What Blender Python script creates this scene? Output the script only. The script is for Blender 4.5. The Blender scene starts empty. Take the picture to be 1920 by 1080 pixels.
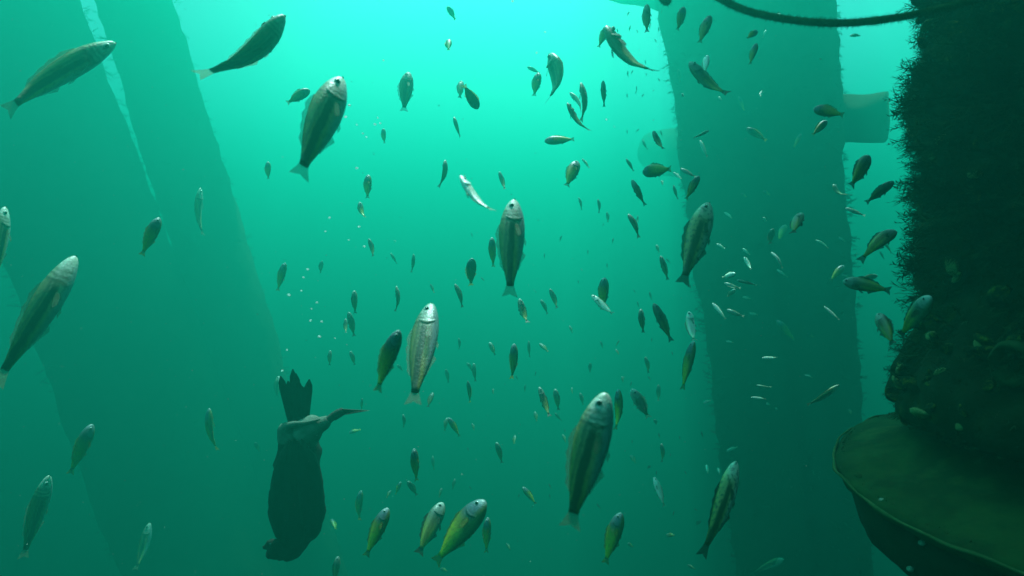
import bpy, bmesh, math, random
import numpy as np
from mathutils import Vector, Matrix, noise

# ------------------------------------------------------------------ camera, sky, sun, exposure
S = bpy.context.scene
C = S.collection
F = 1250.0                                     # focal length in pixels of the 1920 px wide photograph
cam = bpy.data.objects.new('camera', bpy.data.cameras.new('camera')); C.objects.link(cam); S.camera = cam
cam.rotation_euler = (math.radians(90), 0, 0)
cam.data.sensor_width = 36; cam.data.lens = 36 * F / 1920
cam.data.clip_start = .02; cam.data.clip_end = 600
cam.data.dof.use_dof = True; cam.data.dof.focus_distance = 2.6; cam.data.dof.aperture_fstop = 5.6

SUN_EL, SUN_AZ = math.radians(65), math.radians(5)
W = bpy.data.worlds.new('World'); S.world = W; W.use_nodes = True
wt = W.node_tree; bg = wt.nodes['Background']
sky = wt.nodes.new('ShaderNodeTexSky'); sky.sky_type = 'NISHITA'; sky.sun_disc = False
sky.sun_elevation = SUN_EL; sky.sun_rotation = SUN_AZ
wt.links.new(sky.outputs[0], bg.inputs[0]); bg.inputs[1].default_value = .15
sd = bpy.data.lights.new('sun', 'SUN'); sd.energy = 5; sd.angle = math.radians(.5); sd.color = (1, .96, .9)
sun = bpy.data.objects.new('sun', sd); C.objects.link(sun)
sdir = Vector((math.sin(SUN_AZ) * math.cos(SUN_EL), math.cos(SUN_AZ) * math.cos(SUN_EL), math.sin(SUN_EL)))
sun.rotation_euler = sdir.to_track_quat('Z', 'Y').to_euler()
S.view_settings.view_transform = 'Standard'; S.view_settings.look = 'None'
S.view_settings.gamma = 1; S.view_settings.use_curve_mapping = False
S.view_settings.exposure = 1.68
S.cycles.use_denoising = True
S.cycles.volume_bounces = 0; S.cycles.max_bounces = 6; S.cycles.transparent_max_bounces = 12

SURF, BED = 5.6, -14.0                         # height of the water surface and of the seabed
HAZE_COLOR, HAZE_ABS, HAZE_DENSITY, HAZE_G = (.006, .30, .192, 1), (.22, .80, .585, 1), .42, .54

random.seed(11); rng = np.random.default_rng(11)
def at(px, py, Y): return Vector(((px - 960) / F * Y, Y, -(py - 540) / F * Y))

# ------------------------------------------------------------------ materials
def newmat(name):
    m = bpy.data.materials.new(name); m.use_nodes = True
    return m, m.node_tree.nodes, m.node_tree.links, m.node_tree.nodes['Principled BSDF']
def rough_mat(name, cols, scale, rough=.9, bump=.4, spec=.15, detail=6):
    m, n, l, p = newmat(name)
    tc = n.new('ShaderNodeTexCoord'); no = n.new('ShaderNodeTexNoise'); no.inputs['Scale'].default_value = scale
    no.inputs['Detail'].default_value = detail; no.inputs['Roughness'].default_value = .65
    r = n.new('ShaderNodeValToRGB'); e = r.color_ramp.elements
    while len(e) < len(cols): e.new(.5)
    for i, c in enumerate(cols):
        e[i].position = .3 + .4 * i / max(1, len(cols) - 1); e[i].color = (*c, 1)
    l.new(tc.outputs['Object'], no.inputs['Vector']); l.new(no.outputs['Fac'], r.inputs['Fac']); l.new(r.outputs[0], p.inputs['Base Color'])
    b = n.new('ShaderNodeBump'); b.inputs['Strength'].default_value = bump; b.inputs['Distance'].default_value = .02
    l.new(no.outputs['Fac'], b.inputs['Height']); l.new(b.outputs[0], p.inputs['Normal'])
    p.inputs['Roughness'].default_value = rough; p.inputs['Specular IOR Level'].default_value = spec
    return m
M = {}
M['leg'] = rough_mat('overgrown_steel', [(.02, .03, .02), (.06, .07, .03), (.10, .10, .05)], 1.3)
M['pile'] = rough_mat('near_growth_crust', [(.006, .010, .004), (.020, .026, .007), (.20, .20, .02)], 3.0, bump=.9)
M['hydroid'] = rough_mat('hydroid_fronds', [(.02, .03, .012), (.06, .075, .02)], 9)
M['fuzz'] = rough_mat('far_growth', [(.03, .05, .025), (.08, .09, .03)], 3)
M['collar'] = rough_mat('algae_coated_collar', [(.015, .028, .007), (.04, .07, .016), (.022, .036, .009), (.075, .105, .028)], 5, bump=.4)
M['collar_side'] = rough_mat('collar_side', [(.010, .018, .009), (.03, .04, .016)], 9)
M['rim'] = rough_mat('collar_rim', [(.04, .07, .02), (.11, .15, .055)], 14)
M['bolt'] = rough_mat('bolt', [(.2, .26, .2), (.4, .45, .34)], 30)
M['shell'] = rough_mat('shell', [(.05, .07, .02), (.18, .2, .06), (.3, .3, .14)], 22, rough=.5)
M['rope'] = rough_mat('slimy_rope', [(.012, .022, .006), (.06, .08, .015)], 40)
M['deck'] = rough_mat('shade_deck_steel', [(.05, .05, .05), (.12, .11, .10)], 2)
M['sand'] = rough_mat('seabed_sand', [(.12, .11, .08), (.25, .22, .16)], .6)
M['feather'] = rough_mat('cormorant_feathers', [(.004, .005, .004), (.016, .017, .014)], 16, rough=.75)
M['web'] = rough_mat('bird_foot', [(.03, .03, .03), (.08, .08, .07)], 20)
M['down'] = rough_mat('pale_thigh_down', [(.08, .10, .08), (.22, .26, .22)], 30)
M['anemone'] = rough_mat('anemone', [(.015, .03, .008), (.06, .08, .03)], 12)
m, n, l, p = newmat('bubble'); p.inputs['Base Color'].default_value = (.9, .95, .95, 1); p.inputs['Roughness'].default_value = .08; p.inputs['Transmission Weight'].default_value = .0; M['bubble'] = m
tl = n.new('ShaderNodeBsdfTranslucent'); tl.inputs[0].default_value = (.95, 1, 1, 1); mx = n.new('ShaderNodeMixShader'); mx.inputs[0].default_value = .6; l.new(p.outputs[0], mx.inputs[1]); l.new(tl.outputs[0], mx.inputs[2]); l.new(mx.outputs[0], n['Material Output'].inputs[0])
m, n, l, p = newmat('eye_white'); p.inputs['Base Color'].default_value = (.45, .5, .48, 1); p.inputs['Roughness'].default_value = .2; M['eye'] = m
m, n, l, p = newmat('pupil'); p.inputs['Base Color'].default_value = (.004, .004, .004, 1); p.inputs['Roughness'].default_value = .1; M['pupil'] = m
M['speck'] = rough_mat('marine_snow', [(.3, .35, .3), (.6, .65, .55)], 40)
M['mouth'] = rough_mat('mouth', [(.03, .03, .02), (.05, .05, .04)], 40)

def fin_mat(name, col, clear):
    m, n, l, p = newmat(name)
    p.inputs['Base Color'].default_value = (*col, 1); p.inputs['Roughness'].default_value = .5
    tr = n.new('ShaderNodeBsdfTransparent'); tl = n.new('ShaderNodeBsdfTranslucent'); tl.inputs[0].default_value = (*col, 1)
    a = n.new('ShaderNodeMixShader'); b = n.new('ShaderNodeMixShader'); a.inputs[0].default_value = .5
    tc = n.new('ShaderNodeTexCoord'); wv = n.new('ShaderNodeTexWave'); wv.inputs['Scale'].default_value = 26; wv.bands_direction = 'Z'; wv.inputs['Distortion'].default_value = 1.5
    mr = n.new('ShaderNodeMapRange'); mr.inputs['To Min'].default_value = max(0, clear - .2); mr.inputs['To Max'].default_value = min(1, clear + .2)
    l.new(tc.outputs['Object'], wv.inputs['Vector']); l.new(wv.outputs['Fac'], mr.inputs['Value']); l.new(mr.outputs[0], b.inputs[0])
    l.new(p.outputs[0], a.inputs[1]); l.new(tl.outputs[0], a.inputs[2]); l.new(a.outputs[0], b.inputs[1]); l.new(tr.outputs[0], b.inputs[2])
    l.new(b.outputs[0], n['Material Output'].inputs[0])
    return m
M['fin_G'] = fin_mat('pale_fin', (.22, .26, .16), .62)
M['fin_Y'] = fin_mat('yellow_fin', (.20, .22, .015), .5)
M['fin_D'] = fin_mat('dusky_fin', (.06, .08, .05), .35)
M['fin_S'] = fin_mat('silver_fin', (.45, .5, .4), .45)
M['fin_K'] = M['fin_D']

def fish_mat(name, xr, back, belly, stripe=None, blotch=0., rough=.42, metal=0., stripes2=False):
    """xr: colour stops along the body (tail to head); back/belly: multipliers of the flank; stripe: darkness of the midline stripe."""
    m, n, l, p = newmat(name)
    tc = n.new('ShaderNodeTexCoord'); sep = n.new('ShaderNodeSeparateXYZ'); l.new(tc.outputs['Object'], sep.inputs[0])
    def mr(src, a, b, c, d, smooth=True):
        q = n.new('ShaderNodeMapRange'); q.interpolation_type = 'SMOOTHSTEP' if smooth else 'LINEAR'
        for k, v in zip(('From Min', 'From Max', 'To Min', 'To Max'), (a, b, c, d)): q.inputs[k].default_value = v
        l.new(src, q.inputs['Value']); return q.outputs[0]
    def math_(op, a, b):
        q = n.new('ShaderNodeMath'); q.operation = op
        for i, v in enumerate((a, b)):
            if v is None: continue
            if isinstance(v, (int, float)): q.inputs[i].default_value = v
            else: l.new(v, q.inputs[i])
        return q.outputs[0]
    def mixc(fac, A, B, mode='MIX'):
        q = n.new('ShaderNodeMix'); q.data_type = 'RGBA'; q.blend_type = mode
        if isinstance(fac, (int, float)): q.inputs[0].default_value = fac
        else: l.new(fac, q.inputs[0])
        for i, v in ((6, A), (7, B)):
            if isinstance(v, tuple): q.inputs[i].default_value = (*v, 1)
            else: l.new(v, q.inputs[i])
        return q.outputs[2]
    nz = n.new('ShaderNodeTexNoise'); nz.inputs['Scale'].default_value = 9; nz.inputs['Detail'].default_value = 5
    oi = n.new('ShaderNodeObjectInfo'); 
    l.new(tc.outputs['Object'], nz.inputs['Vector'])
    xj = math_('ADD', sep.outputs[0], math_('MULTIPLY', math_('SUBTRACT', nz.outputs['Fac'], .5), .10))
    f = mr(xj, -.45, .5, 0, 1, False)
    r = n.new('ShaderNodeValToRGB'); e = r.color_ramp.elements
    while len(e) < len(xr): e.new(.5)
    for i, (pos, c) in enumerate(xr): e[i].position = pos; e[i].color = (*c, 1)
    l.new(f, r.inputs['Fac']); col = r.outputs[0]
    zj = math_('ADD', sep.outputs[2], math_('MULTIPLY', math_('SUBTRACT', nz.outputs['Fac'], .5), .05))
    col = mixc(mr(zj, .05, .12, 0, 1), col, mixc(1., col, back, 'MULTIPLY'))
    col = mixc(mr(zj, -.03, -.11, 0, 1), col, belly)
    if stripe:
        az = math_('ABSOLUTE', math_('SUBTRACT', zj, .015), None)
        sf = math_('MULTIPLY', mr(az, .022, .056, stripe, 0), mr(sep.outputs[0], .26, .16, 0, 1))
        col = mixc(sf, col, (.012, .02, .004))
    if stripes2:
        az = math_('ABSOLUTE', math_('SUBTRACT', zj, .075), None)
        sf = math_('MULTIPLY', mr(az, .006, .02, .6, 0), mr(sep.outputs[0], .28, .2, 0, 1))
        col = mixc(sf, col, (.02, .03, .01))
    if blotch:
        n2 = n.new('ShaderNodeTexNoise'); n2.inputs['Scale'].default_value = 26; n2.inputs['Detail'].default_value = 3
        l.new(tc.outputs['Object'], n2.inputs['Vector'])
        col = mixc(math_('MULTIPLY', mr(n2.outputs['Fac'], .5, .62, 0, 1), blotch), col, (.03, .045, .015))
    vo = n.new('ShaderNodeTexVoronoi'); vo.inputs['Scale'].default_value = 46; l.new(tc.outputs['Object'], vo.inputs['Vector'])
    col = mixc(mr(vo.outputs['Distance'], .2, .7, 0, .22), col, mixc(1., col, (.55, .55, .55), 'MULTIPLY'))
    hv = mr(oi.outputs['Random'], 0, 1, .72, 1.25, False)
    q = n.new('ShaderNodeVectorMath'); q.operation = 'SCALE'; l.new(col, q.inputs[0]); l.new(hv, q.inputs['Scale'])
    l.new(q.outputs[0], p.inputs['Base Color'])
    b = n.new('ShaderNodeBump'); b.inputs['Strength'].default_value = .12; b.inputs['Distance'].default_value = .004
    l.new(vo.outputs['Distance'], b.inputs['Height']); l.new(b.outputs[0], p.inputs['Normal'])
    p.inputs['Roughness'].default_value = rough; p.inputs['Metallic'].default_value = metal
    return m
PALE = (.60, .68, .62)
M['G'] = fish_mat('striped_flank', [(0, (.28, .28, .03)), (.25, (.36, .33, .08)), (.60, (.40, .36, .18)), (.70, (.38, .36, .24)), (.735, (.10, .11, .07)), (.76, (.48, .50, .42)), (.785, (.14, .16, .12)), (.81, (.50, .53, .46)), (.835, (.22, .24, .19)), (.87, (.56, .60, .54)), (1, (.66, .70, .58))], (.55, .58, .34), (.26, .34, .36), .95, .3, stripes2=True)
M['K'] = fish_mat('mottled_flank', [(0, (.16, .18, .03)), (.3, (.34, .33, .10)), (.7, (.40, .40, .2)), (.84, (.58, .62, .5)), (1, (.7, .74, .62))], (.7, .75, .4), (.6, .68, .6), .9, .75)
M['Y'] = fish_mat('two_tone_flank', [(0, (.46, .48, .01)), (.42, (.36, .38, .01)), (.60, (.22, .24, .03)), (.72, (.09, .12, .13)), (.86, (.09, .14, .19)), (1, (.3, .38, .4))], (.75, .8, .7), (.13, .17, .04), None, .3)
M['D'] = fish_mat('dusky_flank', [(0, (.36, .38, .02)), (.4, (.26, .28, .05)), (.7, (.13, .17, .15)), (.9, (.22, .27, .25)), (1, (.45, .5, .46))], (.6, .7, .6), (.16, .20, .12), .5, .3)
M['S'] = fish_mat('silver_flank', [(0, (.7, .75, .5)), (.4, (.85, .9, .8)), (.8, (.8, .86, .8)), (1, (.9, .92, .85))], (.8, .85, .7), (.9, .92, .85), .15, rough=.28)

# ------------------------------------------------------------------ helpers
def tag(o, label=None, cat=None, group=None, kind=None):
    if label: o['label'] = label
    if cat: o['category'] = cat
    if group: o['group'] = group
    if kind: o['kind'] = kind
    return o
def link(name, me, mat, parent=None, smooth=True):
    o = bpy.data.objects.new(name, me); C.objects.link(o)
    if mat and not me.materials: me.materials.append(mat)
    if parent: o.parent = parent
    return o
def mesh(name, verts, faces, smooth=True):
    me = bpy.data.meshes.new(name); me.from_pydata([tuple(v) for v in verts], [], faces); me.update()
    if smooth: me.shade_smooth()
    return me
def empty(name, loc, label, cat, group=None):
    o = bpy.data.objects.new(name, None); C.objects.link(o); o.location = loc; o.empty_display_size = .1
    return tag(o, label, cat, group)
def loft(rings, cap=True):
    """rings: list of lists of points, all of the same count -> verts, faces"""
    v = [p for r in rings for p in r]; k = len(rings[0]); f = []
    for i in range(len(rings) - 1):
        for j in range(k):
            f.append((i * k + j, i * k + (j + 1) % k, (i + 1) * k + (j + 1) % k, (i + 1) * k + j))
    if cap: f.append(tuple(reversed(range(k)))); f.append(tuple(range((len(rings) - 1) * k, len(rings) * k)))
    return v, f
def tube_path(pts, rad, seg=10):
    rings = []; pts = [Vector(p) for p in pts]; up = None
    for i, p in enumerate(pts):
        d = (pts[min(i + 1, len(pts) - 1)] - pts[max(i - 1, 0)]).normalized()
        if up is None: up = d.orthogonal().normalized()
        a = (up - d * up.dot(d)).normalized(); up = a; b = d.cross(a)
        r = rad[i] if hasattr(rad, '__len__') else rad
        ra, rb = r if isinstance(r, tuple) else (r, r)
        rings.append([p + a * ra * math.cos(t) + b * rb * math.sin(t) for t in [2 * math.pi * j / seg for j in range(seg)]])
    return loft(rings)
def prism(outline, th, fn):
    """flat outline (x, z) given a small thickness along y; fn maps each point (bending)"""
    k = len(outline); v = [fn(x, -th, z) for x, z in outline] + [fn(x, th, z) for x, z in outline]
    f = [tuple(range(k)), tuple(reversed(range(k, 2 * k)))] + [(i, (i + 1) % k + 0, (i + 1) % k + k, i + k)[::-1] for i in range(k)]
    return v, f
def sphere(r, c=(0, 0, 0), seg=10, ring=7, sc=(1, 1, 1)):
    rings = []
    for i in range(ring + 1):
        t = math.pi * (i + .02) / (ring + .04)
        rings.append([(c[0] + sc[0] * r * math.sin(t) * math.cos(a), c[1] + sc[1] * r * math.sin(t) * math.sin(a), c[2] + sc[2] * r * math.cos(t)) for a in [2 * math.pi * j / seg for j in range(seg)]])
    v, f = loft(rings); return v, [tuple(reversed(q)) for q in f]
def merge(parts):
    V, Fc = [], []
    for v, f in parts:
        b = len(V); V += list(v); Fc += [tuple(i + b for i in q) for q in f]
    return V, Fc

def smooth_path(P, R, k=4):
    out, ro = [], []
    for i in range(len(P) - 1):
        a, b, c, d = P[max(i - 1, 0)], P[i], P[i + 1], P[min(i + 2, len(P) - 1)]
        for q in range(k):
            t = q / k; out.append(.5 * ((2 * b) + (c - a) * t + (2 * a - 5 * b + 4 * c - d) * t * t + (3 * b - a - 3 * c + d) * t ** 3))
            e = t * t * (3 - 2 * t)
            ro.append(tuple(x * (1 - e) + y * e for x, y in zip(R[i], R[i + 1])) if isinstance(R[i], tuple) else R[i] * (1 - e) + R[i + 1] * e)
    return out + [P[-1]], ro + [R[-1]]

# ------------------------------------------------------------------ seabed, added overhead shade plates, water
g = 90; xs = np.linspace(-68, 68, g); ys = np.linspace(-38, 98, g)
V = [(x, y, BED + .35 * noise.noise(Vector((x * .12, y * .12, 0))) + .12 * noise.noise(Vector((x * .5, y * .5, 3)))) for y in ys for x in xs]
Fc = [(j * g + i, j * g + i + 1, (j + 1) * g + i + 1, (j + 1) * g + i) for j in range(g - 1) for i in range(g - 1)]
tag(link('seabed', mesh('seabed', V, Fc), M['sand']), kind='structure')

def box(x0, x1, y0, y1, z0, z1):
    return [(x, y, z) for z in (z0, z1) for y in (y0, y1) for x in (x0, x1)], [(0, 2, 3, 1), (4, 5, 7, 6), (0, 1, 5, 4), (2, 6, 7, 3), (0, 4, 6, 2), (1, 3, 7, 5)]
deck = empty('shade_deck', (0, 0, SURF), 'added unseen deck overhead that shades the near piling', 'deck')  # added out of view, keeps sun and sky light off the near piling
link('shade_plate', mesh('shade_plate', *merge([box(.45, 14, -30, 5.1, -.10, .0), box(-14, .45, -30, -9, -.10, .0)]), False), M['deck'], deck)
shade_strip = empty('sunshade', (-5.2, 9, SURF), 'added unseen walkway over the water above the leaning left legs', 'sunshade')  # added out of view, its shadow darkens the water on the left
link('shade_plate', mesh('shade_plate', *box(-1.5, 1.75, -4.5, 3.3, -.10, .0), False), M['deck'], shade_strip)
bm_ = mesh('shade_deck_beam', *box(-14, 14, -.15, .15, -.4, -.102), False)
for y in (-20, -14, -10):
    o = link('shade_deck_beam', bm_, M['deck'], deck); o.location = (0, y, 0)

def leg(p, q, rp, rq, label, braces=(), bump=.04, tufts=2500, tl=.12, zr=(-6, 5), seg=56):
    """a platform leg through points p (upper) and q (lower) with radii there, from the surface to the bed"""
    d = (q - p) / (q.z - p.z); dr = (rq - rp) / (q.z - p.z)
    f = lambda z: (p + d * (z - p.z), max(.2, rp + dr * (z - p.z)))
    base, _ = f(BED - .4); root = empty('steel_piling', base, label, 'column', 'columns under the platform')
    zs = np.linspace(BED - .4, SURF - .45, 150); rings = []
    for z in zs:
        c, r = f(z)
        ring = []
        for j in range(seg):
            a = 2 * math.pi * j / seg; n_ = Vector((math.cos(a), math.sin(a), 0)); P = c + n_ * r
            P += n_ * (bump * (noise.noise(P * 1.1) + .6 * noise.noise(P * 3.7) + .5 * noise.noise(P * 8)))
            ring.append(P - base)
        rings.append(ring)
    link('shaft', mesh('shaft', *loft(rings)), M['leg'], root)
    for a, b, r in braces:
        a = Vector(a); b = Vector(b); ax = b - a; N = 24
        pts = [a + ax * i / N - base for i in range(N + 1)]
        v, fc = tube_path(pts, r, 28)
        v = [Vector(u) + Vector((1, 1, 1)) * 0 + (Vector((noise.noise(Vector(u) * 3), noise.noise(Vector(u) * 3 + Vector((9, 0, 0))), noise.noise(Vector(u) * 3 + Vector((0, 9, 0))))) * bump * .7) for u in v]
        link('brace', mesh('brace', v, fc), M['leg'], root)
    if tufts:
        parts = tuft_field([(f, zr, tufts, tl)])
        tag(link('marine_growth', mesh('marine_growth', *[parts[0] - np.array(base), parts[1].tolist()], False), M['fuzz'], root), kind='stuff')
    return root

def tuft_field(specs, centre_bias=None, fan=9, wid=.06):
    """frond tufts on round shafts: each a stem with side branchlets made of slim triangles"""
    Vs, Fs, nv = [], [], 0
    for f, zr, count, tl in specs:
        for _ in range(count):
            z = rng.uniform(*zr); c, r = f(z); a = rng.uniform(0, 2 * math.pi)
            if centre_bias is not None:
                a = centre_bias + rng.normal(0, 1.0)
            n_ = np.array((math.cos(a), math.sin(a), 0.)); P = np.array(c) + n_ * (r - .01)
            cl = noise.noise(Vector(P) * (1.2 / max(tl, .02) * .35))
            L = tl * (.45 + .9 * max(0, cl + .35)) * rng.uniform(.6, 1.3)
            u = n_ + rng.normal(0, .38, 3); u[2] += .9 * noise.noise(Vector(P) * 9) - .1; u /= np.linalg.norm(u)
            s = np.cross(u, rng.normal(0, 1, 3)); s /= np.linalg.norm(s); w = L * wid
            tri = [P - s * w, P + s * w, P + u * L]
            for k in range(fan):
                t = .2 + .75 * k / fan; sg = 1 if k % 2 else -1
                b = P + u * L * t; e = b + (u * rng.uniform(.5, 1.3) + s * sg * rng.uniform(.2, .9) + rng.normal(0, .28, 3)) * L * .40 * (1.15 - t)
                tri += [b - u * w * .9, b + u * w * .9, e]
            Vs.append(np.array(tri)); Fs.append(np.arange(nv, nv + len(tri)).reshape(-1, 3)); nv += len(tri)
    return np.concatenate(Vs), np.concatenate(Fs)

leg(at(1405, 100, 8), at(1475, 800, 8), .945, .80,
    'wide steel leg with stub brace behind the fish, right of centre',
    braces=[(at(1500, 223, 8.1), at(1662, 222, 7.6), .265), (at(1345, 290, 12), at(1235, 285, 16.), .52), (at(1300, 6, 8.2), at(1150, -22, 8.9), .17)],
    bump=.07, tufts=6000, tl=.095, zr=(-5, 4))
leg(at(70, 200, 9.6), at(334, 900, 9.6), 1.07, 1.07, 'wide hazy leg leaning to the right at the far left', bump=.05, tufts=1500, zr=(-6, 5))
leg(at(314, 200, 10.3), at(528, 900, 10.3), .56, .54, 'narrow hazy leg leaning beside the wide leg at left', bump=.05, tufts=1200, zr=(-6, 5))

# ------------------------------------------------------------------ near piling with its growth and collar
PC = Vector((1.415, 1.385, 0)); PR = .475
pile = empty('piling', (PC.x, PC.y, BED), 'dark overgrown piling standing close at the right edge', 'piling')
def pf(z):
    b = .058 * math.exp(-((z + .25) / .13) ** 2) + .02 * math.exp(-((z - .43) / .10) ** 2)
    q = min(1, max(0, (-.30 - z) / .08)); q = q * q * (3 - 2 * q)
    return Vector((PC.x, PC.y, z)), (PR + b) * (1 - q) + .33 * q
zs = np.concatenate([np.linspace(BED, -2, 40)[:-1], np.linspace(-2, 2, 240), np.linspace(2, SURF - .45, 50)[1:]])
rings = []
for z in zs:
    c, r = pf(z); ring = []
    for j in range(160):
        a = 2 * math.pi * j / 160; n_ = Vector((math.cos(a), math.sin(a), 0)); P = c + n_ * r
        P += n_ * (.042 * noise.noise(P * 3) + .032 * noise.noise(P * 9) + .018 * noise.noise(P * 24))
        ring.append(P - Vector((PC.x, PC.y, BED)))
    rings.append(ring)
link('shaft', mesh('shaft', *loft(rings)), M['pile'], pile)
th0 = math.atan2(-PC.y, -PC.x)
V, Fc = tuft_field([(pf, (-.36, 1.1), 9000, .042), (pf, (-.04, 1.0), 3600, .072)], centre_bias=th0 - .35, fan=13, wid=.030)
V2, F2 = tuft_field([(pf, (-.6, 1.6), 2600, .04)], fan=8, wid=.05)
V = np.concatenate([V, V2]) - np.array((PC.x, PC.y, BED)); Fc = np.concatenate([Fc, F2 + (len(V) - len(V2))])
tag(link('hydroid_growth', mesh('hydroid_growth', V, Fc.tolist(), False), M['hydroid'], pile), kind='stuff')
# mussels and shells in the bulge, and barnacle-like lumps over the shaft
def shell_mesh(seed):
    r = random.Random(seed); rings = []
    for i in range(7):
        t = i / 6; w = math.sin(math.pi * (.06 + .9 * t)) ** .7
        rings.append([((t - .5) * 1.0, w * .34 * math.cos(a), w * .22 * math.sin(a) * (1 if math.sin(a) > 0 else .5) + .05 * r.random()) for a in [2 * math.pi * j / 9 for j in range(9)]])
    return mesh('mussel', *loft(rings))
shells = [shell_mesh(i) for i in range(4)]
for k in range(70):
    z = random.uniform(-.40, -.10) if k < 46 else random.uniform(-.35, .7)
    a = th0 + random.uniform(-1.3, -.5); c, r = pf(z)
    n_ = Vector((math.cos(a), math.sin(a), 0)); P = c + n_ * (r + .008) - Vector((PC.x, PC.y, BED))
    o = link('mussel', shells[k % 4], M['shell'] if (k % 5 == 0 and k < 46 and z < -.1) else M['pile'], pile)
    if k < 4: pass
    o.location = P; o.scale = (random.uniform(.03, .06),) * 3
    o.rotation_euler = (random.uniform(0, 6), random.uniform(-.7, .7), a + math.pi / 2 + random.uniform(-.8, .8))
# pale rimmed anemone near the right edge
az = math.atan2(905 - 960 + 0, 1) ; d_ = Vector(((1908 - 960) / F, 1, -(682 - 540) / F)).normalized()
bq = -2 * (d_.x * PC.x + d_.y * PC.y); aq = d_.x ** 2 + d_.y ** 2; cq = PC.x ** 2 + PC.y ** 2 - (PR + .03) ** 2
t_ = (-bq - math.sqrt(bq * bq - 4 * aq * cq)) / (2 * aq); hit = d_ * t_
nrm = Vector((hit.x - PC.x, hit.y - PC.y, 0)).normalized()
rg = []
for i in range(5):
    rr = [.006, .022, .034, .044, .040][i]; hh = [-.01, .004, .026, .016, -.02][i]
    rg.append([(rr * math.cos(t), rr * math.sin(t), hh + .003 * math.sin(7 * t)) for t in [2 * math.pi * j / 24 for j in range(24)]])
o = link('anemone', mesh('anemone', *loft(rg)), M['anemone'], pile)
o.location = hit - Vector((PC.x, PC.y, BED)) + nrm * .0; o.rotation_euler = nrm.to_track_quat('Z', 'Y').to_euler()

col_ = empty('piling_collar', (PC.x, PC.y, -.40), 'round algae coated steel collar clamped low around the near piling', 'collar')
toc = Vector((-PC.x, -PC.y, 0)).normalized()
col_.rotation_euler = Matrix.Rotation(math.radians(5.5), 3, Vector((0, 0, 1)).cross(toc)).to_euler()
def disc(rad_z, seg=120, rough=.0):
    return loft([[(r * (1 + rough * .5 * noise.noise(Vector((math.cos(t) * 9, math.sin(t) * 9, 1)))) * math.cos(t), r * (1 + rough * .5 * noise.noise(Vector((math.cos(t) * 9, math.sin(t) * 9, 1)))) * math.sin(t), z + rough * noise.noise(Vector((r * math.cos(t) * 8, r * math.sin(t) * 8, z)))) for t in [2 * math.pi * j / seg for j in range(seg)]] for r, z in rad_z])
R = .675
link('top_plate', mesh('top_plate', *disc([(.40, -.012), (R - .004, -.012), (R - .004, .004), (R * .97, .012), (R * .9, .024), (R * .8, .040), (R * .66, .072), (.35, .11)], seg=220, rough=.012)), M['collar'], col_)
v, f = tube_path([((R + .010 * noise.noise(Vector((math.cos(t) * 5, math.sin(t) * 5, 7)))) * math.cos(t), (R + .010 * noise.noise(Vector((math.cos(t) * 5, math.sin(t) * 5, 7)))) * math.sin(t), .002 + .008 * noise.noise(Vector((math.cos(t) * 7, math.sin(t) * 7, 2)))) for t in [2 * math.pi * j / 240 for j in range(241)]], [.0035 + .003 * noise.noise(Vector((j * .2, 0, 0))) for j in range(241)], 6)
link('rim', mesh('rim', v, f), M['rim'], col_)
link('side_band', mesh('side_band', *disc([(.42, -.014), (R - .03, -.014), (R - .035, -.07), (R - .05, -.135), (R - .075, -.16), (.42, -.165)], rough=.012)), M['collar_side'], col_)
for px, py in ((1632, 922), (1668, 1026), (1645, 945)):
    ang = {1632: -3.12, 1668: -3.03, 1645: -2.96}[px]; zz = {1632: .008, 1668: -.11, 1645: -.035}[px]; rr = {1632: R - .02, 1668: R - .037, 1645: R - .028}[px]
    v, f = sphere(.007, seg=8, ring=5, sc=(1, 1, .8)); o = link('bolt', mesh('bolt', v, f), M['bolt'], col_); o.location = (rr * math.cos(ang), rr * math.sin(ang), zz)
lumps = []
for k in range(40):
    a = rng.uniform(0, 6.283); r_ = R - .01 - .28 * rng.random() ** 1.5; q = rng.uniform(.004, .014)
    v, f = sphere(q, (r_ * math.cos(a), r_ * math.sin(a), .012), 7, 4, (rng.uniform(.8, 1.8), rng.uniform(.8, 1.8), .6))
    lumps.append(([tuple(Vector(p) + Vector((noise.noise(Vector(p) * 80), noise.noise(Vector(p) * 81), noise.noise(Vector(p) * 82))) * .006) for p in v], f))
tag(link('encrusting_growth', mesh('encrusting_growth', *merge(lumps)), M['collar'], col_), kind='stuff')
V, Fc = [], []
for k in range(3000):     # short turf of growth on the collar's edge and top
    a = rng.uniform(0, 6.283); r = R - .02 - .2 * rng.random() ** 2; P = np.array((r * math.cos(a), r * math.sin(a), .010)); h = rng.uniform(.002, .007); q = rng.normal(0, .0013, 3); q[2] = 0
    b = len(V); V += [P - q, P + q, P + np.array((rng.normal(0, .004), rng.normal(0, .004), h))]; Fc.append((b, b + 1, b + 2))
tag(link('algae_turf', mesh('algae_turf', V, Fc, False), M['collar'], col_), kind='stuff')

# ------------------------------------------------------------------ rope
pp = [(1180, -110), (1260, -52), (1340, -8), (1400, 20), (1480, 37), (1555, 43), (1620, 41), (1700, 30), (1780, 12), (1850, -9), (1960, -52), (2080, -110)]
ctrl = [at(x, y, 1.02 - .00016 * (x - 1180)) for x, y in pp]
ctrl = [Vector((ctrl[0].x - .5, ctrl[0].y, 1.6))] + ctrl + [Vector((ctrl[-1].x + .25, ctrl[-1].y + .1, 1.1))]
pts = []
for i in range(1, len(ctrl) - 2):
    a, b, c, d = ctrl[i - 1:i + 3]
    for k in range(24):
        t = k / 24; pts.append(.5 * ((2 * b) + (c - a) * t + (2 * a - 5 * b + 4 * c - d) * t * t + (3 * b - a - 3 * c + d) * t ** 3))
rope = empty('rope', pts[len(pts) // 2], 'dark slimy rope sagging across the top right in front of the piling', 'rope')
N = len(pts); o0 = rope.location.copy()
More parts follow.
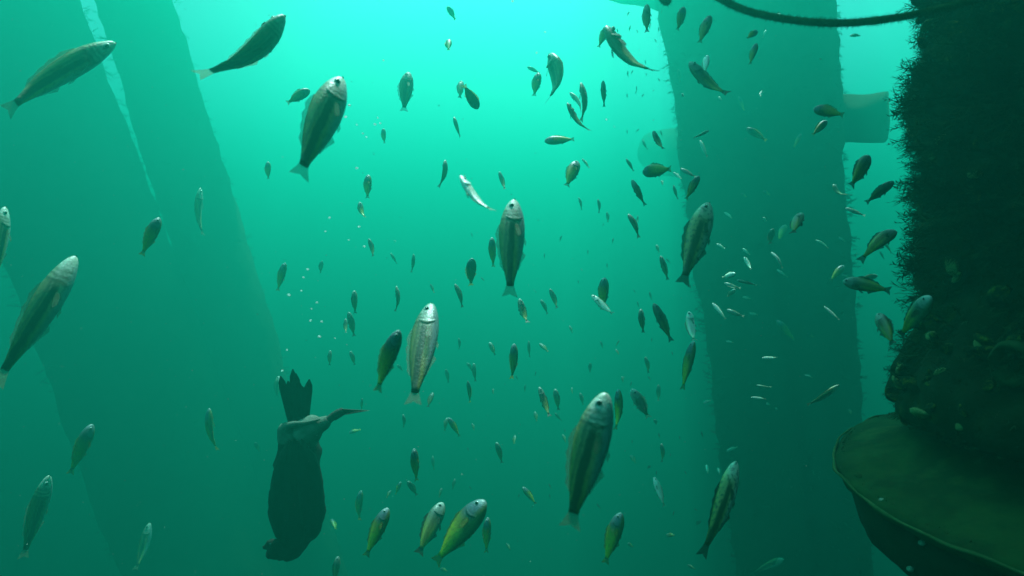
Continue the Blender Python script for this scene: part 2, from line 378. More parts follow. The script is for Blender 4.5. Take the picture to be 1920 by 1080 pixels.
for sidx in range(3):
    sp = []
    for i in range(N * 3 - 3):
        k = i // 3; t = (i % 3) / 3; p = pts[k].lerp(pts[k + 1], t) if k + 1 < N else pts[k]
        dd = (pts[min(k + 1, N - 1)] - pts[max(k - 1, 0)]).normalized(); a1 = dd.orthogonal().normalized(); b1 = dd.cross(a1)
        ph = i * .42 + sidx * 2.094
        sp.append(p - o0 + (a1 * math.cos(ph) + b1 * math.sin(ph)) * .0026)
    link('strand', mesh('strand', *tube_path(sp, .0029, 7)), M['rope'], rope)
V, Fc = [], []
for k in range(6500):
    i = int(rng.integers(0, N - 1)); P = np.array(pts[i].lerp(pts[i + 1], rng.random()) - o0); u = rng.normal(0, 1, 3); u /= np.linalg.norm(u); s = np.cross(u, (.9, .3, .1)) * .0006
    P = P + u * .004; b = len(V); V += [P - s, P + s, P + u * rng.uniform(.001, .007)]; Fc.append((b, b + 1, b + 2))
tag(link('algae_fuzz', mesh('algae_fuzz', V, Fc, False), M['rope'], rope), kind='stuff')

# ------------------------------------------------------------------ cormorant diving head down
CD = 1.9
def cp(px, py, dy=0.): return at(px, py, CD + dy) - bird_o
bird_o = at(555, 900, CD)
bird = empty('cormorant', bird_o, 'dark cormorant diving head down with tail fanned and one foot out', 'bird')
s_ = CD / F
spine = [(558, 783, 9, 0), (560, 795, 20, 0), (562, 812, 30, 0), (560, 835, 37, 0), (558, 870, 42, -.01), (556, 910, 43, -.01), (556, 950, 41, 0), (554, 985, 36, .01), (551, 1008, 32, .02), (541, 1024, 28, .02), (528, 1029, 22, .01), (516, 1029, 19, 0), (507, 1027, 17, -.01), (500, 1026, 11, -.01), (494, 1027, 5, -.01), (488, 1029, 2, -.01)]
P3 = [cp(x, y, d) for x, y, _, d in spine]; rr = [r * s_ for _, _, r, _ in spine]
sub, subr = [], []
for i in range(len(P3) - 1):
    for k in range(4):
        t = k / 4; a, b, c, d = P3[max(i - 1, 0)], P3[i], P3[i + 1], P3[min(i + 2, len(P3) - 1)]
        sub.append(.5 * ((2 * b) + (c - a) * t + (2 * a - 5 * b + 4 * c - d) * t * t + (3 * b - a - 3 * c + d) * t ** 3)); subr.append(rr[i] * (1 - t) + rr[i + 1] * t)
v, f = tube_path(sub, subr, 22)
v = [Vector((u[0], u[1] * .82, u[2])) + Vector((noise.noise(Vector(u) * 30), noise.noise(Vector(u) * 31), 0)) * .007 + Vector((noise.noise(Vector(u) * 90), 0, noise.noise(Vector(u) * 91))) * .004 for u in v]
body = link('body', mesh('body', v, f), M['feather'], bird)
v, f = sphere(.006); 
for sg in (-1,): 
    o = link('eye', mesh('eye', v, f), M['pupil'], bird); o.location = cp(508, 1022, -.030)
def blade(a, b, w0, w1, th=.003, mid=.6, nrm=Vector((0, -1, 0))):
    a, b = Vector(a), Vector(b); ax = (b - a).normalized(); s = ax.cross(nrm).normalized(); L = (b - a).length; rings = []
    for i in range(9):
        t = i / 8; w = (w0 + (w1 - w0) * min(1, t / mid)) if t < mid else w1 * math.sqrt(max(0.02, 1 - ((t - mid) / (1 - mid)) ** 2))
        c = a + ax * L * t
        rings.append([c + s * w, c + nrm * th, c - s * w, c - nrm * th])
    return loft(rings)
tips = [(526, 705), (532, 720), (540, 714), (549, 692), (555, 700), (561, 716), (567, 724), (574, 722), (580, 711)]
for i, (tx, ty) in enumerate(tips):
    bx = 546 + i * 3.4
    link('tail_feather', mesh('tail_feather', *blade(cp(bx, 796, -.004 * (i % 2) + .006), cp(tx, ty, -.006 * (i % 2)), 0.008, .0115, .0016, .75, Vector((0, -1, 0))), False), M['feather'], bird)
for sg, xs_ in ((-1, (534, 516, 514, 520)), (1, (580, 598, 598, 592))):   # folded wings along both flanks
    pts_ = [cp(552 + sg * 8, 826, -.075), cp(xs_[0], 862, -.075), cp(xs_[1] + 10 * -sg, 905, -.055), cp(xs_[2] + 8 * -sg, 950, -.05), cp(xs_[3] + 6 * -sg, 990, -.03), cp(552 + sg * 22, 1012, -.02)]
    v, f = tube_path(*smooth_path(pts_, [(.008, .010), (.018, .024), (.024, .032), (.026, .034), (.022, .027), (.010, .012)], 5), 14)
    v = [Vector(u) + Vector((noise.noise(Vector(u) * 40), noise.noise(Vector(u) * 41 + Vector((5, 0, 0))), 0)) * .005 for u in v]
    w_ = link('wing', mesh('wing', v, f), M['feather'], bird)
    for k in range(6):
        a = cp(556 + sg * (14 + 5.5 * k), 985 - 12 * k, -.10 + .006 * k); b = cp(552 + sg * (5 + 4.5 * k), 826 + 8 * k, -.098 + .008 * k)
        link('flight_feather', mesh('flight_feather', *blade(a, b, .008, .012, .002, .7), False), M['feather'], w_)
# legs and webbed feet
def limb(p, r, name, mat):
    p, r = smooth_path(p, r, 4)
    
    v, f = tube_path(p, r, 10); return link(name, mesh(name, v, f), mat, bird)
limb([cp(572, 815, -.03), cp(588, 801, -.04), cp(606, 794, -.04), cp(616, 786, -.04)], [.045, .036, .020, .013], 'thigh', M['down'])
limb([cp(606, 793, -.04), cp(618, 786, -.04), cp(630, 776, -.04), cp(643, 770, -.04)], [.014, .011, .010, .009], 'leg', M['web'])
wv_ = [cp(614, 790, -.05), cp(624, 777, -.03), cp(640, 767, -.045), cp(692, 770, -.04), cp(664, 773, -.06), cp(646, 778, -.05), cp(630, 788, -.04)]
nn = [w + Vector((0, .005, 0)) for w in wv_]
link('webbed_foot', mesh('webbed_foot', wv_ + nn, [tuple(range(7)), tuple(reversed(range(7, 14)))] + [(i, (i + 1) % 7, (i + 1) % 7 + 7, i + 7)[::-1] for i in range(7)], False), M['web'], bird)
limb([cp(540, 822, -.04), cp(534, 806, -.05), cp(545, 797, -.06), cp(575, 793, -.07), cp(600, 786, -.06)], [.030, .020, .010, .006, .003], 'leg', M['down'])

# ------------------------------------------------------------------ fish
PROF = {
 'G': ([.50, .487, .46, .42, .36, .29, .20, .09, -.03, -.14, -.24, -.32, -.38, -.42], [.012, .034, .058, .080, .106, .127, .142, .143, .131, .110, .084, .060, .044, .040]),
 'Y': ([.50, .487, .46, .42, .36, .29, .20, .09, -.03, -.14, -.24, -.32, -.38, -.42], [.014, .038, .066, .094, .122, .142, .153, .151, .138, .116, .088, .062, .044, .040]),
 'D': ([.50, .487, .46, .42, .36, .29, .20, .09, -.03, -.14, -.24, -.32, -.38, -.42], [.012, .034, .058, .080, .104, .120, .128, .127, .118, .102, .078, .054, .036, .031]),
}
PROF['K'] = PROF['G']; PROF['S'] = PROF['D']
BEND = [0., .7, -.7, 1.3]
def bend(b):
    def fn(x, y, z):
        q = max(0, .2 - x)
        return (x, y + b * q * q * (.75 if q < .5 else .85) - b * .03, z)
    return fn
def hprof(kind, x):
    X, H = PROF[kind]; return float(np.interp(-x, [-t for t in X], H))
mcache = {}
def fish_meshes(kind, bi, lod):
    key = (kind, bi, lod)
    if key in mcache: return mcache[key]
    fn = bend(BEND[bi]); X, H = PROF[kind]; seg = 14 if lod == 2 else 9
    rings = []
    xs_ = X if lod else X[::2] + [X[-1]]
    for x in xs_:
        h = hprof(kind, x); w = h * (.50 if x < .1 else .56) + .002
        if lod == 2 and .20 < x < .33: w *= 1.05
        zc = -.012 * max(0, (x - .2)) / .3
        ring = []
        for j in range(seg):
            a = 2 * math.pi * j / seg; ca, sa = math.cos(a), math.sin(a)
            ring.append(fn(x, w * math.copysign(abs(ca) ** .9, ca), zc + h * math.copysign(abs(sa) ** .95, sa)))
        rings.append(ring)
    out = {}
    B = loft(rings)
    tail = prism([(-.40, .034), (-.46, .052), (-.535, .085), (-.52, .035), (-.505, .0), (-.52, -.035), (-.535, -.085), (-.46, -.052), (-.40, -.034)], .0035, fn)
    n_ = 9; dx = [.20 - .48 * i / n_ for i in range(n_ + 1)]
    top = [(x, hprof(kind, x) + (.040 if i % 2 == 0 else .026) * (1 if i < 6 else .8) * (0.2 if i in (0, n_) else 1)) for i, x in enumerate(dx)]
    dors = prism(top + [(x, hprof(kind, x) - .012) for x in reversed(dx)], .003, fn)
    ax_ = [-.06, -.11, -.17, -.24]
    anal = prism([(-.05, -hprof(kind, -.05) + .01), (-.10, -hprof(kind, -.10) - .042), (-.17, -hprof(kind, -.17) - .016), (-.26, -hprof(kind, -.26) - .006), (-.26, -hprof(kind, -.26) + .012), (-.15, -hprof(kind, -.15) + .012)][::-1], .003, fn)
    pelv = prism([(.13, -.12), (.05, -.162), (.0, -.155), (.06, -.12)][::-1], .003, fn)
    if lod == 0:
        out['all'] = mesh('fish', *merge([B, tail, dors]))
        mcache[key] = out; return out
    out['body'] = mesh('body', *B); out['tail_fin'] = mesh('tail_fin', *tail, False); out['dorsal_fin'] = mesh('dorsal_fin', *dors, False)
    if lod == 2:
        out['anal_fin'] = mesh('anal_fin', *anal, False); out['pelvic_fin'] = mesh('pelvic_fin', *pelv, False)
        for sg, nm in ((1, 'pect_l'), (-1, 'pect_r')):
            w = hprof(kind, .2) * .55
            pts_ = [(.20, sg * w * 1.0, -.03), (.15, sg * (w + .03), -.015), (.06, sg * (w + .055), -.03), (.03, sg * (w + .055), -.055), (.07, sg * (w + .04), -.085), (.18, sg * w * 1.0, -.06)]
            vv = [Vector(q) for q in pts_] + [Vector(q) + Vector((0, sg * .004, 0)) for q in pts_]
            out[nm] = mesh('pectoral_fin', vv, [tuple(range(6)), tuple(reversed(range(6, 12)))] + [(i, (i + 1) % 6, (i + 1) % 6 + 6, i + 6) for i in range(6)], False)
            # gill cover: a raised crescent following the flank
            gv, gf = [], []
            m_ = 9
            for i in range(m_):
                t = -1 + 2 * i / (m_ - 1); z = t * .088 - .008; xb = .262 - .045 * (1 - t * t) + .0; 
                for dx_, lift in ((.075, -.003), (.035, .006), (.004, .010), (-.004, -.004)):
                    x = xb + dx_ * (1 - .35 * t * t); h = hprof(kind, x); ww = h * .56 * math.sqrt(max(.02, 1 - min(.98, ((z + .004) / h) ** 2)))
                    gv.append((x, sg * (ww + lift), z))
            for i in range(m_ - 1):
                for j in range(3): gf.append((i * 4 + j, i * 4 + j + 1, (i + 1) * 4 + j + 1, (i + 1) * 4 + j))
            out['gill_l' if sg > 0 else 'gill_r'] = mesh('gill_cover', gv, gf)
    if lod == 2 and kind in 'GKS':
        out['mouth'] = mesh('mouth', *merge([prism([(.508, -.014), (.47, -.024), (.43, -.036), (.43, -.040), (.468, -.029), (.500, -.019)], .024, fn)]), False)
    er = .032
    for sg, nm in ((1, 'l'), (-1, 'r')):
        x, z = .405, .018; h = hprof(kind, x); w = h * .56 * math.sqrt(max(.1, 1 - (z / h) ** 2))
        out['eye_' + nm] = mesh('eye', *sphere(er, (x, sg * (w - .006), z), 10, 6, (1, .55, 1)))
        out['pupil_' + nm] = mesh('pupil', *sphere(er * .68, (x + .002, sg * (w + .0035), z), 8, 6, (1, .55, 1)))
    mcache[key] = out; return out

protos = {}
def build_fish(kind, bi, lod, name):
    """first one of each kind is built, later ones are copies of it and of each of its parts"""
    key = (kind, bi, lod)
    if key not in protos:
        ms = fish_meshes(kind, bi, lod)
        if lod == 0:
            root = link(name, ms['all'], M[kind]); protos[key] = root; return root
        root = bpy.data.objects.new(name, None); C.objects.link(root); root.empty_display_size = .1
        b = link('body', ms['body'], M[kind], root)
        for k in ('tail_fin', 'dorsal_fin', 'anal_fin', 'pelvic_fin'):
            if k in ms: link(k, ms[k], M['fin_' + kind], root)
        for k in ('pect_l', 'pect_r'):
            if k in ms: link('pectoral_fin', ms[k], M['fin_' + kind], root)
        for k in ('gill_l', 'gill_r'):
            if k in ms: link('gill_cover', ms[k], M[kind], root)
        if 'mouth' in ms: link('mouth', ms['mouth'], M['mouth'], root)
        for s in 'lr':
            e = link('eye', ms['eye_' + s], M['eye'], root); link('pupil', ms['pupil_' + s], M['pupil'], e)
        protos[key] = root; return root
    src = protos[key]; r = src.copy(); C.objects.link(r); r.name = name
    for k in ('label', 'category', 'group'):
        if k in r: del r[k]
    for ch in src.children:
        c = ch.copy(); C.objects.link(c); c.parent = r
        for g_ in ch.children:
            d = g_.copy(); C.objects.link(d); d.parent = c
    return r

REALLEN = {'G': .17, 'K': .17, 'Y': .10, 'D': .10, 'S': .075}
ASPECT = {'G': .29, 'K': .29, 'Y': .31, 'D': .255, 'S': .255}
NAMES = {'G': 'striped_fish', 'K': 'mottled_fish', 'Y': 'two_tone_fish', 'D': 'dusky_fish', 'S': 'silver_fish'}
WORDS = {'G': 'grey striped', 'K': 'mottled', 'Y': 'dark-headed yellow-tailed', 'D': 'dusky', 'S': 'pale silvery'}
# head x y, tail x y, body width, kind | optional: d=depth, h=hazier (farther), b=bend class, r=roll, L"label"
FISH = r'''
205 85 18 188 46 G h1.5 p36 r15 |hazy striped fish with a pale yellow snout, heading right at the upper left corner
530 22 432 163 44 G b3 r40 |grey fish with a bent bright yellow tail, top left of the open water
643 133 562 328 70 G p33 r12 |large striped fish with a bright white head beside the rising bubbles, upper left
133 490 20 682 56 G h1.45 p34 r5 |hazy striped fish with pale snout in front of the far left leg
9 385 -12 530 30 G h1.3 |pale snouted fish cut off by the left edge of the view
962 366 956 552 54 G p28 r8 |large upright striped fish with white snout at the very centre of the water
807 566 777 742 56 G p44 r-10 |upright striped fish with pointed white snout and barred head, right of the olive one
1133 735 1071 978 76 G p12 r0 |largest striped fish, upright, in the lower centre with a broad dark midline
1330 370 1280 532 50 K p34 r10 |mottled fish with a large dark eye before the left edge of the middle leg
1377 868 1335 1022 38 K p32 r20 |mottled fish with silvery belly before the lower part of the middle leg
90 893 45 1040 34 G h1.9 |faint hazy fish with pale head at the lower left corner
1028 95 1062 188 36 G b1 r-50 |yellowish brown fish seen from behind in the bright water at top centre
1137 42 1200 160 27 D d1.3 b1 r60 |long dark slender fish slanting down right in the bright water at top
765 131 757 210 29 G |pale yellowish fish with dark gill lines hanging upright in the upper water
748 618 706 727 34 Y |olive yellow fish beside the upright fish with a white barred head
908 938 820 1050 50 Y d1.5 |big broad olive green fish slanting at the bottom centre
1163 962 1136 1052 31 Y |dark-headed yellow-tailed fish near the bottom below the largest striped fish
724 957 690 1034 29 Y |dark-headed yellow-tailed fish right of the cormorant near the bottom
826 948 790 1027 33 D h1.4 |hazy grey-green fish left of the big olive green fish at the bottom
862 323 914 412 17 S b1 r50 |silvery fish with a dark curved tail in the upper middle water
298 408 267 476 24 Y |small fish with blue-white striped head and yellow tail before the left legs
377 350 366 440 15 G h1.8 |faint pale-headed fish between the leaning left leg and the bright water
170 800 135 880 27 Y h1.7 |hazy dark fish with yellow edge before the lower left leg
278 986 262 1060 20 G h1.9 |faint fish with pale yellow head low before the wide leaning leg
393 766 392 842 15 Y h1.9 |faint olive fish low before the narrow leaning leg
1632 286 1594 352 26 D |dark oval fish heading up in the bright gap beside the near piling
1671 343 1629 376 18 D |dark slim fish slanting in the gap just left of the near piling
1683 430 1618 472 26 D b1 |long dark fish with its head almost touching the piling growth
1590 528 1656 542 27 D |dark fish heading left with yellowish tail in the gap beside the near piling
1646 517 1612 523 11 D |short dark fish just above the dark fish heading left
1740 560 1692 624 32 D d1.2 |broad dark olive fish close in front of the near piling
1648 590 1672 640 26 D d1.25 |grey fish tucked against the shell bulge on the near piling
1530 204 1575 214 23 Y |brownish fish heading left before the right edge of the middle leg
1552 224 1523 254 15 Y |yellow fish just below the brownish fish heading left
1574 720 1520 762 10 K r30 |thin barred fish slanting before the lower right edge of the middle leg
1293 113 1352 188 23 D h1.5 b1 |hazy grey fish slanting down right before the upper middle leg
1325 101 1322 138 14 S |pale round-headed fish above the hazy grey fish on the middle leg
1332 26 1311 82 20 Y |yellowish fish with pale tail edge below the left end of the rope
1502 397 1486 438 21 D |dark oval fish before the middle leg near its centre
1472 420 1460 452 15 Y h1.7
1448 430 1444 456 13 D h1.3
1184 727 1217 785 22 S |shiny silver fish with a dark eye right of the largest striped fish
1228 898 1244 944 13 S |shiny silver fish slanting low between the largest fish and the middle leg
1292 583 1299 645 18 S h1.6 |hazy pale-headed fish hanging at the left edge of the middle leg
1300 638 1280 728 20 Y h1.7 |hazy yellow-tailed fish hanging at the left edge of the middle leg
1472 1046 1412 1073 15 K h1.9 |faint mottled fish heading right at the bottom of the middle leg
895 202 872 163 22 Y r20 |yellow fish diving with white fins spread in the top centre water
580 168 540 192 20 Y |yellow fish with dark head left of the large white-headed striped fish
1020 264 1076 261 18 Y |yellow-tailed fish heading level to the left in the upper middle water
1083 299 1062 350 25 Y |plump dark-headed yellow fish slanting in the upper middle water
1207 322 1254 317 27 Y |plump yellow-tailed fish heading left beside the edge of the middle leg
1311 328 1286 374 16 Y |yellow fish with pale head just above the mottled fish with large eye
1226 568 1258 638 18 D h1.5 |hazy grey fish slanting down right near the left edge of the middle leg
1133 519 1130 580 21 Y |upright dark-headed yellow fish overlapping a pale fish in the middle water
1110 553 1150 592 13 S |pale fish behind the upright yellow fish in the middle water
963 644 964 707 17 Y
884 484 883 535 21 Y
776 841 781 900 17 Y
914 972 912 1032 17 Y
1158 729 1163 802 17 Y
922 444 925 500 15 Y
840 14 852 34 11 Y
841 72 841 95 14 Y
502 302 503 336 12 Y
718 240 721 269 10 Y
690 326 689 372 16 Y
865 149 862 185 14 D
850 217 863 258 8 D
834 298 834 348 10 D
1066 172 1100 206 9 S b1
1064 190 1094 254 11 D b1 r60
1088 152 1104 220 12 D b2 r60
1130 150 1134 197 10 D
1010 134 1001 181 18 Y
988 125 1012 137 7 D
1091 297 1105 315 5 D
936 320 947 359 9 D
1140 45 1122 90 15 Y d1.9
1212 5 1213 62 16 D
1283 11 1270 57 17 Y
1205 262 1211 279 5 D
1225 243 1241 286 11 D
1174 297 1188 321 6 D
1185 336 1206 382 12 D
1263 347 1269 372 6 D
1272 131 1275 152 8 D h1.4
1422 56 1399 73 13 Y
1418 80 1406 121 14 Y
1593 67 1616 66 6 D
1503 249 1487 280 9 Y h1.5
1400 240 1436 263 14 Y h1.5
1385 180 1396 212 8 Y h1.7
1565 344 1575 376 11 D b3 r60
1654 454 1673 471 5 D
1650 471 1657 486 4 D
1583 496 1557 527 15 Y h1.4
675 377 679 412 12 Y b2
691 446 703 483 9 D
732 474 743 493 5 D
775 476 775 509 7 D
603 489 601 512 9 Y h1.3
534 492 521 544 15 Y h1.5
743 536 750 580 8 D
807 532 814 550 5 D
664 544 666 587 12 D
654 584 664 630 12 D h1.3
648 597 648 626 8 D
853 532 870 572 10 D
619 657 618 684 8 D
657 658 665 684 8 D
860 634 863 654 5 D
745 684 755 695 6 D
522 706 519 742 14 G h1.3
975 559 985 608 14 D
1031 541 1046 578 10 D
1014 562 1027 586 8 D
1085 370 1092 392 5 D
1121 373 1126 397 6 D
1138 397 1141 417 6 D
1178 401 1200 439 11 D
1196 404 1195 418 4 D
1230 459 1236 473 6 D
1239 479 1252 524 11 D h1.2
1201 579 1206 623 12 D
1218 547 1221 561 4 D
918 642 928 665 9 D
991 639 993 669 6 D
1012 644 1027 659 8 D
1068 611 1073 624 5 D
1210 669 1218 698 8 D
1107 680 1106 698 7 D
888 681 891 713 8 D
876 680 886 696 6 D
1458 602 1488 636 14 Y h1.8
1512 624 1526 633 8 Y h1.8
679 747 678 769 5 Y
655 811 675 806 8 Y h1.6
836 692 841 717 7 D h1.3
811 737 803 761 10 D
756 777 759 800 6 D
838 784 834 806 8 D
841 783 861 817 12 Y
751 904 742 926 8 Y
764 901 782 929 11 D
811 856 813 878 6 D h1.3
677 921 669 974 14 Y h1.6
622 974 629 991 11 Y h1.7
633 1046 628 1088 14 D
478 829 486 846 8 Y h1.7
853 899 849 916 6 D h1.4
828 916 824 931 6 D h1.4
732 920 726 932 6 D h1.4
877 714 883 754 9 Y
1012 726 1029 781 13 D
1041 729 1047 768 12 D
1003 772 1006 789 7 D
1041 774 1051 789 5 D
1088 737 1093 758 7 D
1234 721 1236 751 8 D h1.3
1227 786 1231 796 7 D
931 829 941 867 11 D
965 817 964 831 7 D
981 914 1003 943 12 Y
1240 832 1245 864 8 D
1250 1003 1263 1004 8 D
1183 854 1191 867 8 D h1.4
1313 976 1306 984 9 D h1.4
1290 1060 1302 1066 6 D
1220 873 1214 878 6 D
1592 768 1596 776 6 D
985 721 984 735 4 D
924 729 925 738 4 D
885 794 889 806 5 D h1.4
1072 727 1073 737 4 D
1166 706 1168 716 4 D
1055 815 1060 828 6 D h1.4
1126 640 1130 652 4 D
1155 655 1160 664 4 D
950 1020 956 1030 6 D h1.4
826 1066 838 1071 7 D h1.4
1176 1018 1188 1026 7 Y h1.4
1464 24 1454 34 5 S
1430 168 1423 186 5 S
1437 55 1431 68 4 S
1278 176 1283 181 8 S
1347 182 1353 187 7 S
1332 244 1299 259 6 S
1312 262 1326 294 7 S h1.3
1277 316 1301 331 7 S
1262 323 1279 336 5 S b1
1588 391 1616 403 7 S
1358 398 1374 409 5 S h1.3
1430 408 1437 415 6 S
1344 457 1358 466 5 S
1393 466 1405 477 5 S
1396 482 1409 507 8 S h1.4
1447 474 1469 496 6 S
1377 513 1356 520 10 S
1360 531 1383 541 7 S
1377 543 1366 555 9 S
1381 525 1419 535 6 S
1392 557 1407 560 4 S
1337 569 1359 596 8 S h1.2
1365 581 1389 593 8 S
1406 587 1419 590 5 S h1.2
1547 576 1571 597 5 S
1458 506 1474 518 5 S h1.3
1531 451 1553 461 4 S h1.3
1573 444 1583 452 4 S
1429 671 1456 672 6 S
1361 640 1375 642 4 S
1390 362 1400 370 6 Y h1.8
1430 358 1444 366 8 Y h1.8
1418 722 1447 729 5 S h1.2
1408 745 1436 748 5 S h1.3
1436 756 1443 759 5 S
1455 764 1457 771 4 S
1508 703 1525 706 3 S h1.3
1319 755 1332 751 5 S
1362 846 1383 838 7 S h1.6
1325 872 1327 886 6 S h1.3
1346 878 1349 888 5 S h1.3
1424 176 1432 172 4 S
1580 515 1592 521 4 S
1240 338 1243 347 5 D
1290 470 1286 490 8 S h1.5
'''
def orient(H, T, dep, w_ratio, asp, roll, pitch=0.):
    u = (H - T); Lp = u.length; u.normalize(); view = ((H + T) / 2).normalized()
    L = Lp; 
    if w_ratio > asp * 1.25:                       # stubby in the picture: it swims partly away
        L = min(Lp * w_ratio / (asp * 1.2), Lp * 1.8)
        cz = Lp / L; u = (u * cz + view * math.sqrt(max(0, 1 - cz * cz)) * random.choice((1, 1, -1))).normalized()
    elif u.z > .35 and pitch:                      # head leaning away, so the flank catches light from above
        u = (u * math.cos(pitch) + view * math.sin(pitch)).normalized(); L = Lp / math.cos(pitch)
    z = u.cross(view).normalized()
    if z.z < 0: z = -z
    if abs(z.z) < .12 and z.x > 0: z = -z
    z = Matrix.Rotation(roll, 3, u) @ z; y = z.cross(u)
    return u, y, z, L
def region(x, y):
    row = 'top' if y < 200 else 'upper' if y < 420 else 'middle' if y < 640 else 'lower' if y < 860 else 'bottom'
    if x < 465: return 'before the leaning left legs'
    if x >= 1572: return 'in the gap beside the near piling'
    if x >= 1262: return "before the middle leg's %s part" % row
    if y >= 640 and x < 700: return 'right beside the cormorant'
    c = 'left' if x < 830 else 'centre' if x < 1050 else 'right'
    return 'in the %s %s open water' % (row, c)
ORD = ['', 'second', 'third', 'fourth', 'fifth', 'sixth', 'seventh', 'eighth', 'ninth', 'tenth', 'eleventh', 'twelfth']
recs = []
for line in FISH.strip().splitlines():
    lab = None
    if '|' in line: line, lab = line.split('|')
    t = line.split(); hx, hy, tx, ty, w = map(float, t[:5]); kind = t[5]; opt = {q[0]: float(q[1:]) for q in t[6:]}
    recs.append(dict(h=(hx, hy), t=(tx, ty), w=w, kind=kind, opt=opt, lab=lab, n=math.hypot(hx - tx, hy - ty)))
buckets = {}
for r in recs:
    if r['lab']: continue
    size = 'tiny' if r['n'] < 17 else 'small' if r['n'] < 45 else 'medium-sized'
    r['desc'] = '%s %s fish %s' % (size, WORDS[r['kind']], region((r['h'][0] + r['t'][0]) / 2, (r['h'][1] + r['t'][1]) / 2))
    buckets.setdefault(r['desc'], []).append(r)
NUM = ['', '', 'two', 'three', 'four', 'five', 'six', 'seven', 'eight', 'nine', 'ten', 'eleven', 'twelve']
for d, rs in buckets.items():
    rs.sort(key=lambda r: min(r['h'][1], r['t'][1]))
    for i, r in enumerate(rs):
        if len(rs) == 1: r['lab'] = d
        elif i == len(rs) - 1: r['lab'] = 'lowest of %s %s' % (NUM[len(rs)], d)
        else: r['lab'] = '%s of %s %s' % ((ORD[i] + ' highest').strip(), NUM[len(rs)], d)
for r in recs:
    k = r['kind']; op = r['opt']; hz = op.get('h', 1.); wr = r['w'] / r['n']
    span = r['n'] if wr < .36 else max(r['n'], r['w'] / .36)
    base_len = REALLEN[k] * (hz ** .55) * (1 if r['n'] > 30 else .85)
    dep = op.get('d', min(max(base_len * F / span * (hz ** .45), .55), 6.2 if r['h'][0] > 1560 or k != 'S' else 5.5))
    H, T = at(*r['h'], dep), at(*r['t'], dep)
    asp = ASPECT[k]
    roll = math.radians(op.get('r', random.uniform(-38, 38)))
    if wr < .21 and 'r' not in op: roll = math.radians(random.choice((-1, 1)) * random.uniform(30, 62))
    u, y, z, L = orient(H, T, dep, wr, asp, roll, math.radians(op.get('p', random.uniform(5, 26) if k != 'S' else 32)))
    L *= .97
    vis = math.sqrt(math.cos(roll) ** 2 + (.56 * math.sin(roll)) ** 2)
    sc = min(max(.92 * r['w'] / F * dep / (L * asp * vis), .62), 1.35)
    lod = 2 if r['n'] > 44 else 1 if r['n'] > 24 else 0
    bi = int(op.get('b', random.choice((0, 1, 2)) if wr < .3 else 0))
    o = build_fish(k, bi, lod, NAMES[k])
    o.matrix_world = Matrix.Translation((H + T) / 2) @ Matrix((u, y, z)).transposed().to_4x4() @ Matrix.Diagonal((L, L * sc, L * sc, 1))
    grp = {'G': 'striped fish of the school', 'K': 'mottled fish of the school', 'Y': 'yellow-tailed fish of the school', 'D': 'dusky fish of the school', 'S': 'silvery fish of the school'}[k]
    tag(o, r['lab'].strip(), 'fish', grp)
# specks of far fish, alike and too small to tell apart
for k in range(70):
    x = random.gauss(1190, 26) if k < 24 else random.uniform(850, 1330); y = random.uniform(20, 250) if k < 24 else random.uniform(420, 1000)
    dep = random.uniform(5.2, 6.6); n_ = random.uniform(6, 12); a = random.gauss(1.5, .35)
    H, T = at(x, y, dep), at(x + n_ * math.cos(a), y + n_ * math.sin(a), dep)
    u, yy, z, L = orient(H, T, dep, .25, .25, random.uniform(-.6, .6))
    o = build_fish('D', 0, 0, 'far_fish'); o.matrix_world = Matrix.Translation(H) @ Matrix((u, yy, z)).transposed().to_4x4() @ Matrix.Diagonal((L, L, L, 1))
    tag(o, 'tiny speck of a far fish beyond the school in the open water', 'fish', 'specks of far fish')

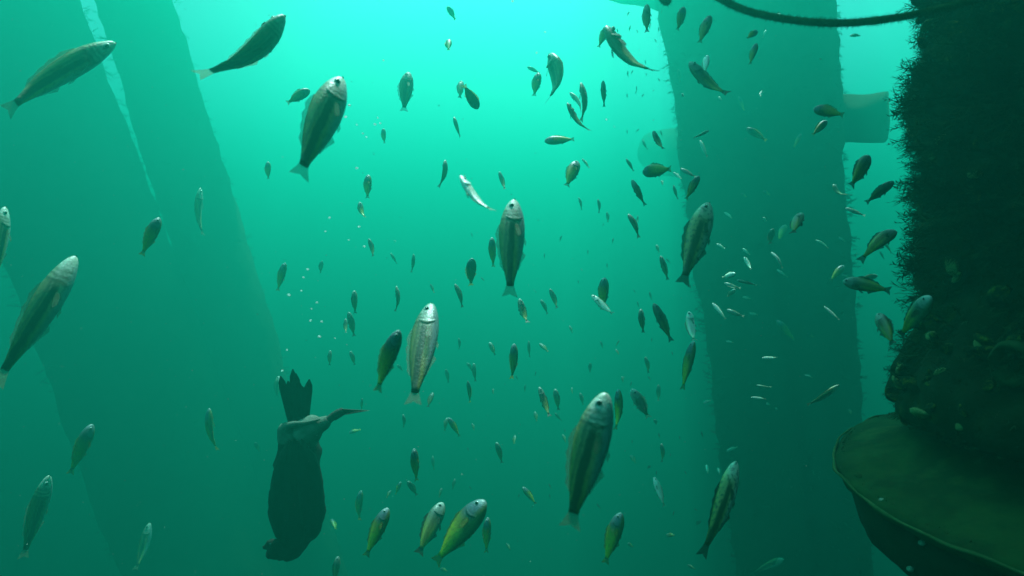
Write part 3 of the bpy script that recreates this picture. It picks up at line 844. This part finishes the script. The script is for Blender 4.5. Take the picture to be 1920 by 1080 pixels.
# ------------------------------------------------------------------ bubbles and drifting specks
bub = [(655, 197, 3.2), (648, 219, 3.4), (669, 234, 2), (703, 233, 3), (713, 231, 2.3), (708, 221, 1.8), (680, 250, 2.2), (687, 257, 2.2), (669, 315, 3.2), (618, 408, 2.4), (673, 425, 2.8), (610, 434, 2), (654, 450, 1.8), (683, 462, 2.6),
       (577, 505, 2.8), (569, 520, 2.4), (565, 545, 2), (542, 553, 3.4), (594, 567, 2.6), (584, 579, 2), (582, 601, 2.6), (603, 603, 2.8), (599, 631, 3.4), (628, 634, 1.6), (538, 656, 2), (529, 695, 2.4), (1006, 99, 2.2), (1022, 60, 2), (1137, 224, 2), (719, 113, 2), (961, 2, 2.6)]
bme = mesh('bubble', *sphere(1., seg=10, ring=6, sc=(1.15, 1, .75))); first = None
seen = {}; bub.sort(key=lambda q: q[1])
ORD += ['thirteenth', 'fourteenth', 'fifteenth', 'sixteenth', 'seventeenth', 'eighteenth']
for i, (x, y, r) in enumerate(bub):
    dep = 1.5
    o = link('bubble', bme, M['bubble']) if first is None else first.copy()
    if first is None: first = o
    else: C.objects.link(o)
    o.location = at(x, y, dep); o.scale = (r / F * dep * .8,) * 3; o.rotation_euler = (random.uniform(-.5, .5), random.uniform(-.5, .5), 0)
    where = ('near the white-headed striped fish' if y < 300 else 'in the left open water above the cormorant' if y < 660 else 'beside the cormorant tail') if x < 800 else 'in the bright water at the top centre'
    i_ = seen[where] = seen.get(where, -1) + 1
    tag(o, (ORD[i_] + ' highest').strip() + ' tiny bright air bubble ' + where, 'bubble', 'rising bubbles')
V, Fc = [], []
for k in range(2400):
    dep = rng.uniform(.7, 6); P = np.array(at(rng.uniform(-100, 1640), rng.uniform(-60, 1140), dep)); r = rng.uniform(.0004, .0014) * (dep ** .6)
    q = rng.normal(0, 1, (4, 3)); q /= np.linalg.norm(q, axis=1)[:, None]; b = len(V); V += [P + u * r for u in q]
    Fc += [(b, b + 1, b + 2), (b, b + 2, b + 3), (b, b + 3, b + 1), (b + 1, b + 3, b + 2)]
tag(link('drifting_particles', mesh('drifting_particles', V, Fc, False), M['speck']), 'pale specks of marine snow drifting in the green water', 'particles', kind='stuff')

# ------------------------------------------------------------------ the murky water itself: an even volume round everything
hz = link('haze', mesh('haze', *box(-70, 70, -40, 100, BED - 1.5, SURF + .3), False), None)
m = bpy.data.materials.new('murky_green_water'); m.use_nodes = True; n = m.node_tree.nodes; n.clear()
o = n.new('ShaderNodeOutputMaterial'); v = n.new('ShaderNodeVolumePrincipled'); m.node_tree.links.new(v.outputs[0], o.inputs['Volume'])
v.inputs['Color'].default_value = HAZE_COLOR; v.inputs['Density'].default_value = HAZE_DENSITY
v.inputs['Anisotropy'].default_value = HAZE_G; v.inputs['Absorption Color'].default_value = HAZE_ABS
hz.data.materials.append(m); tag(hz, 'murky blue-green sea water filling the whole place', 'water', kind='stuff')
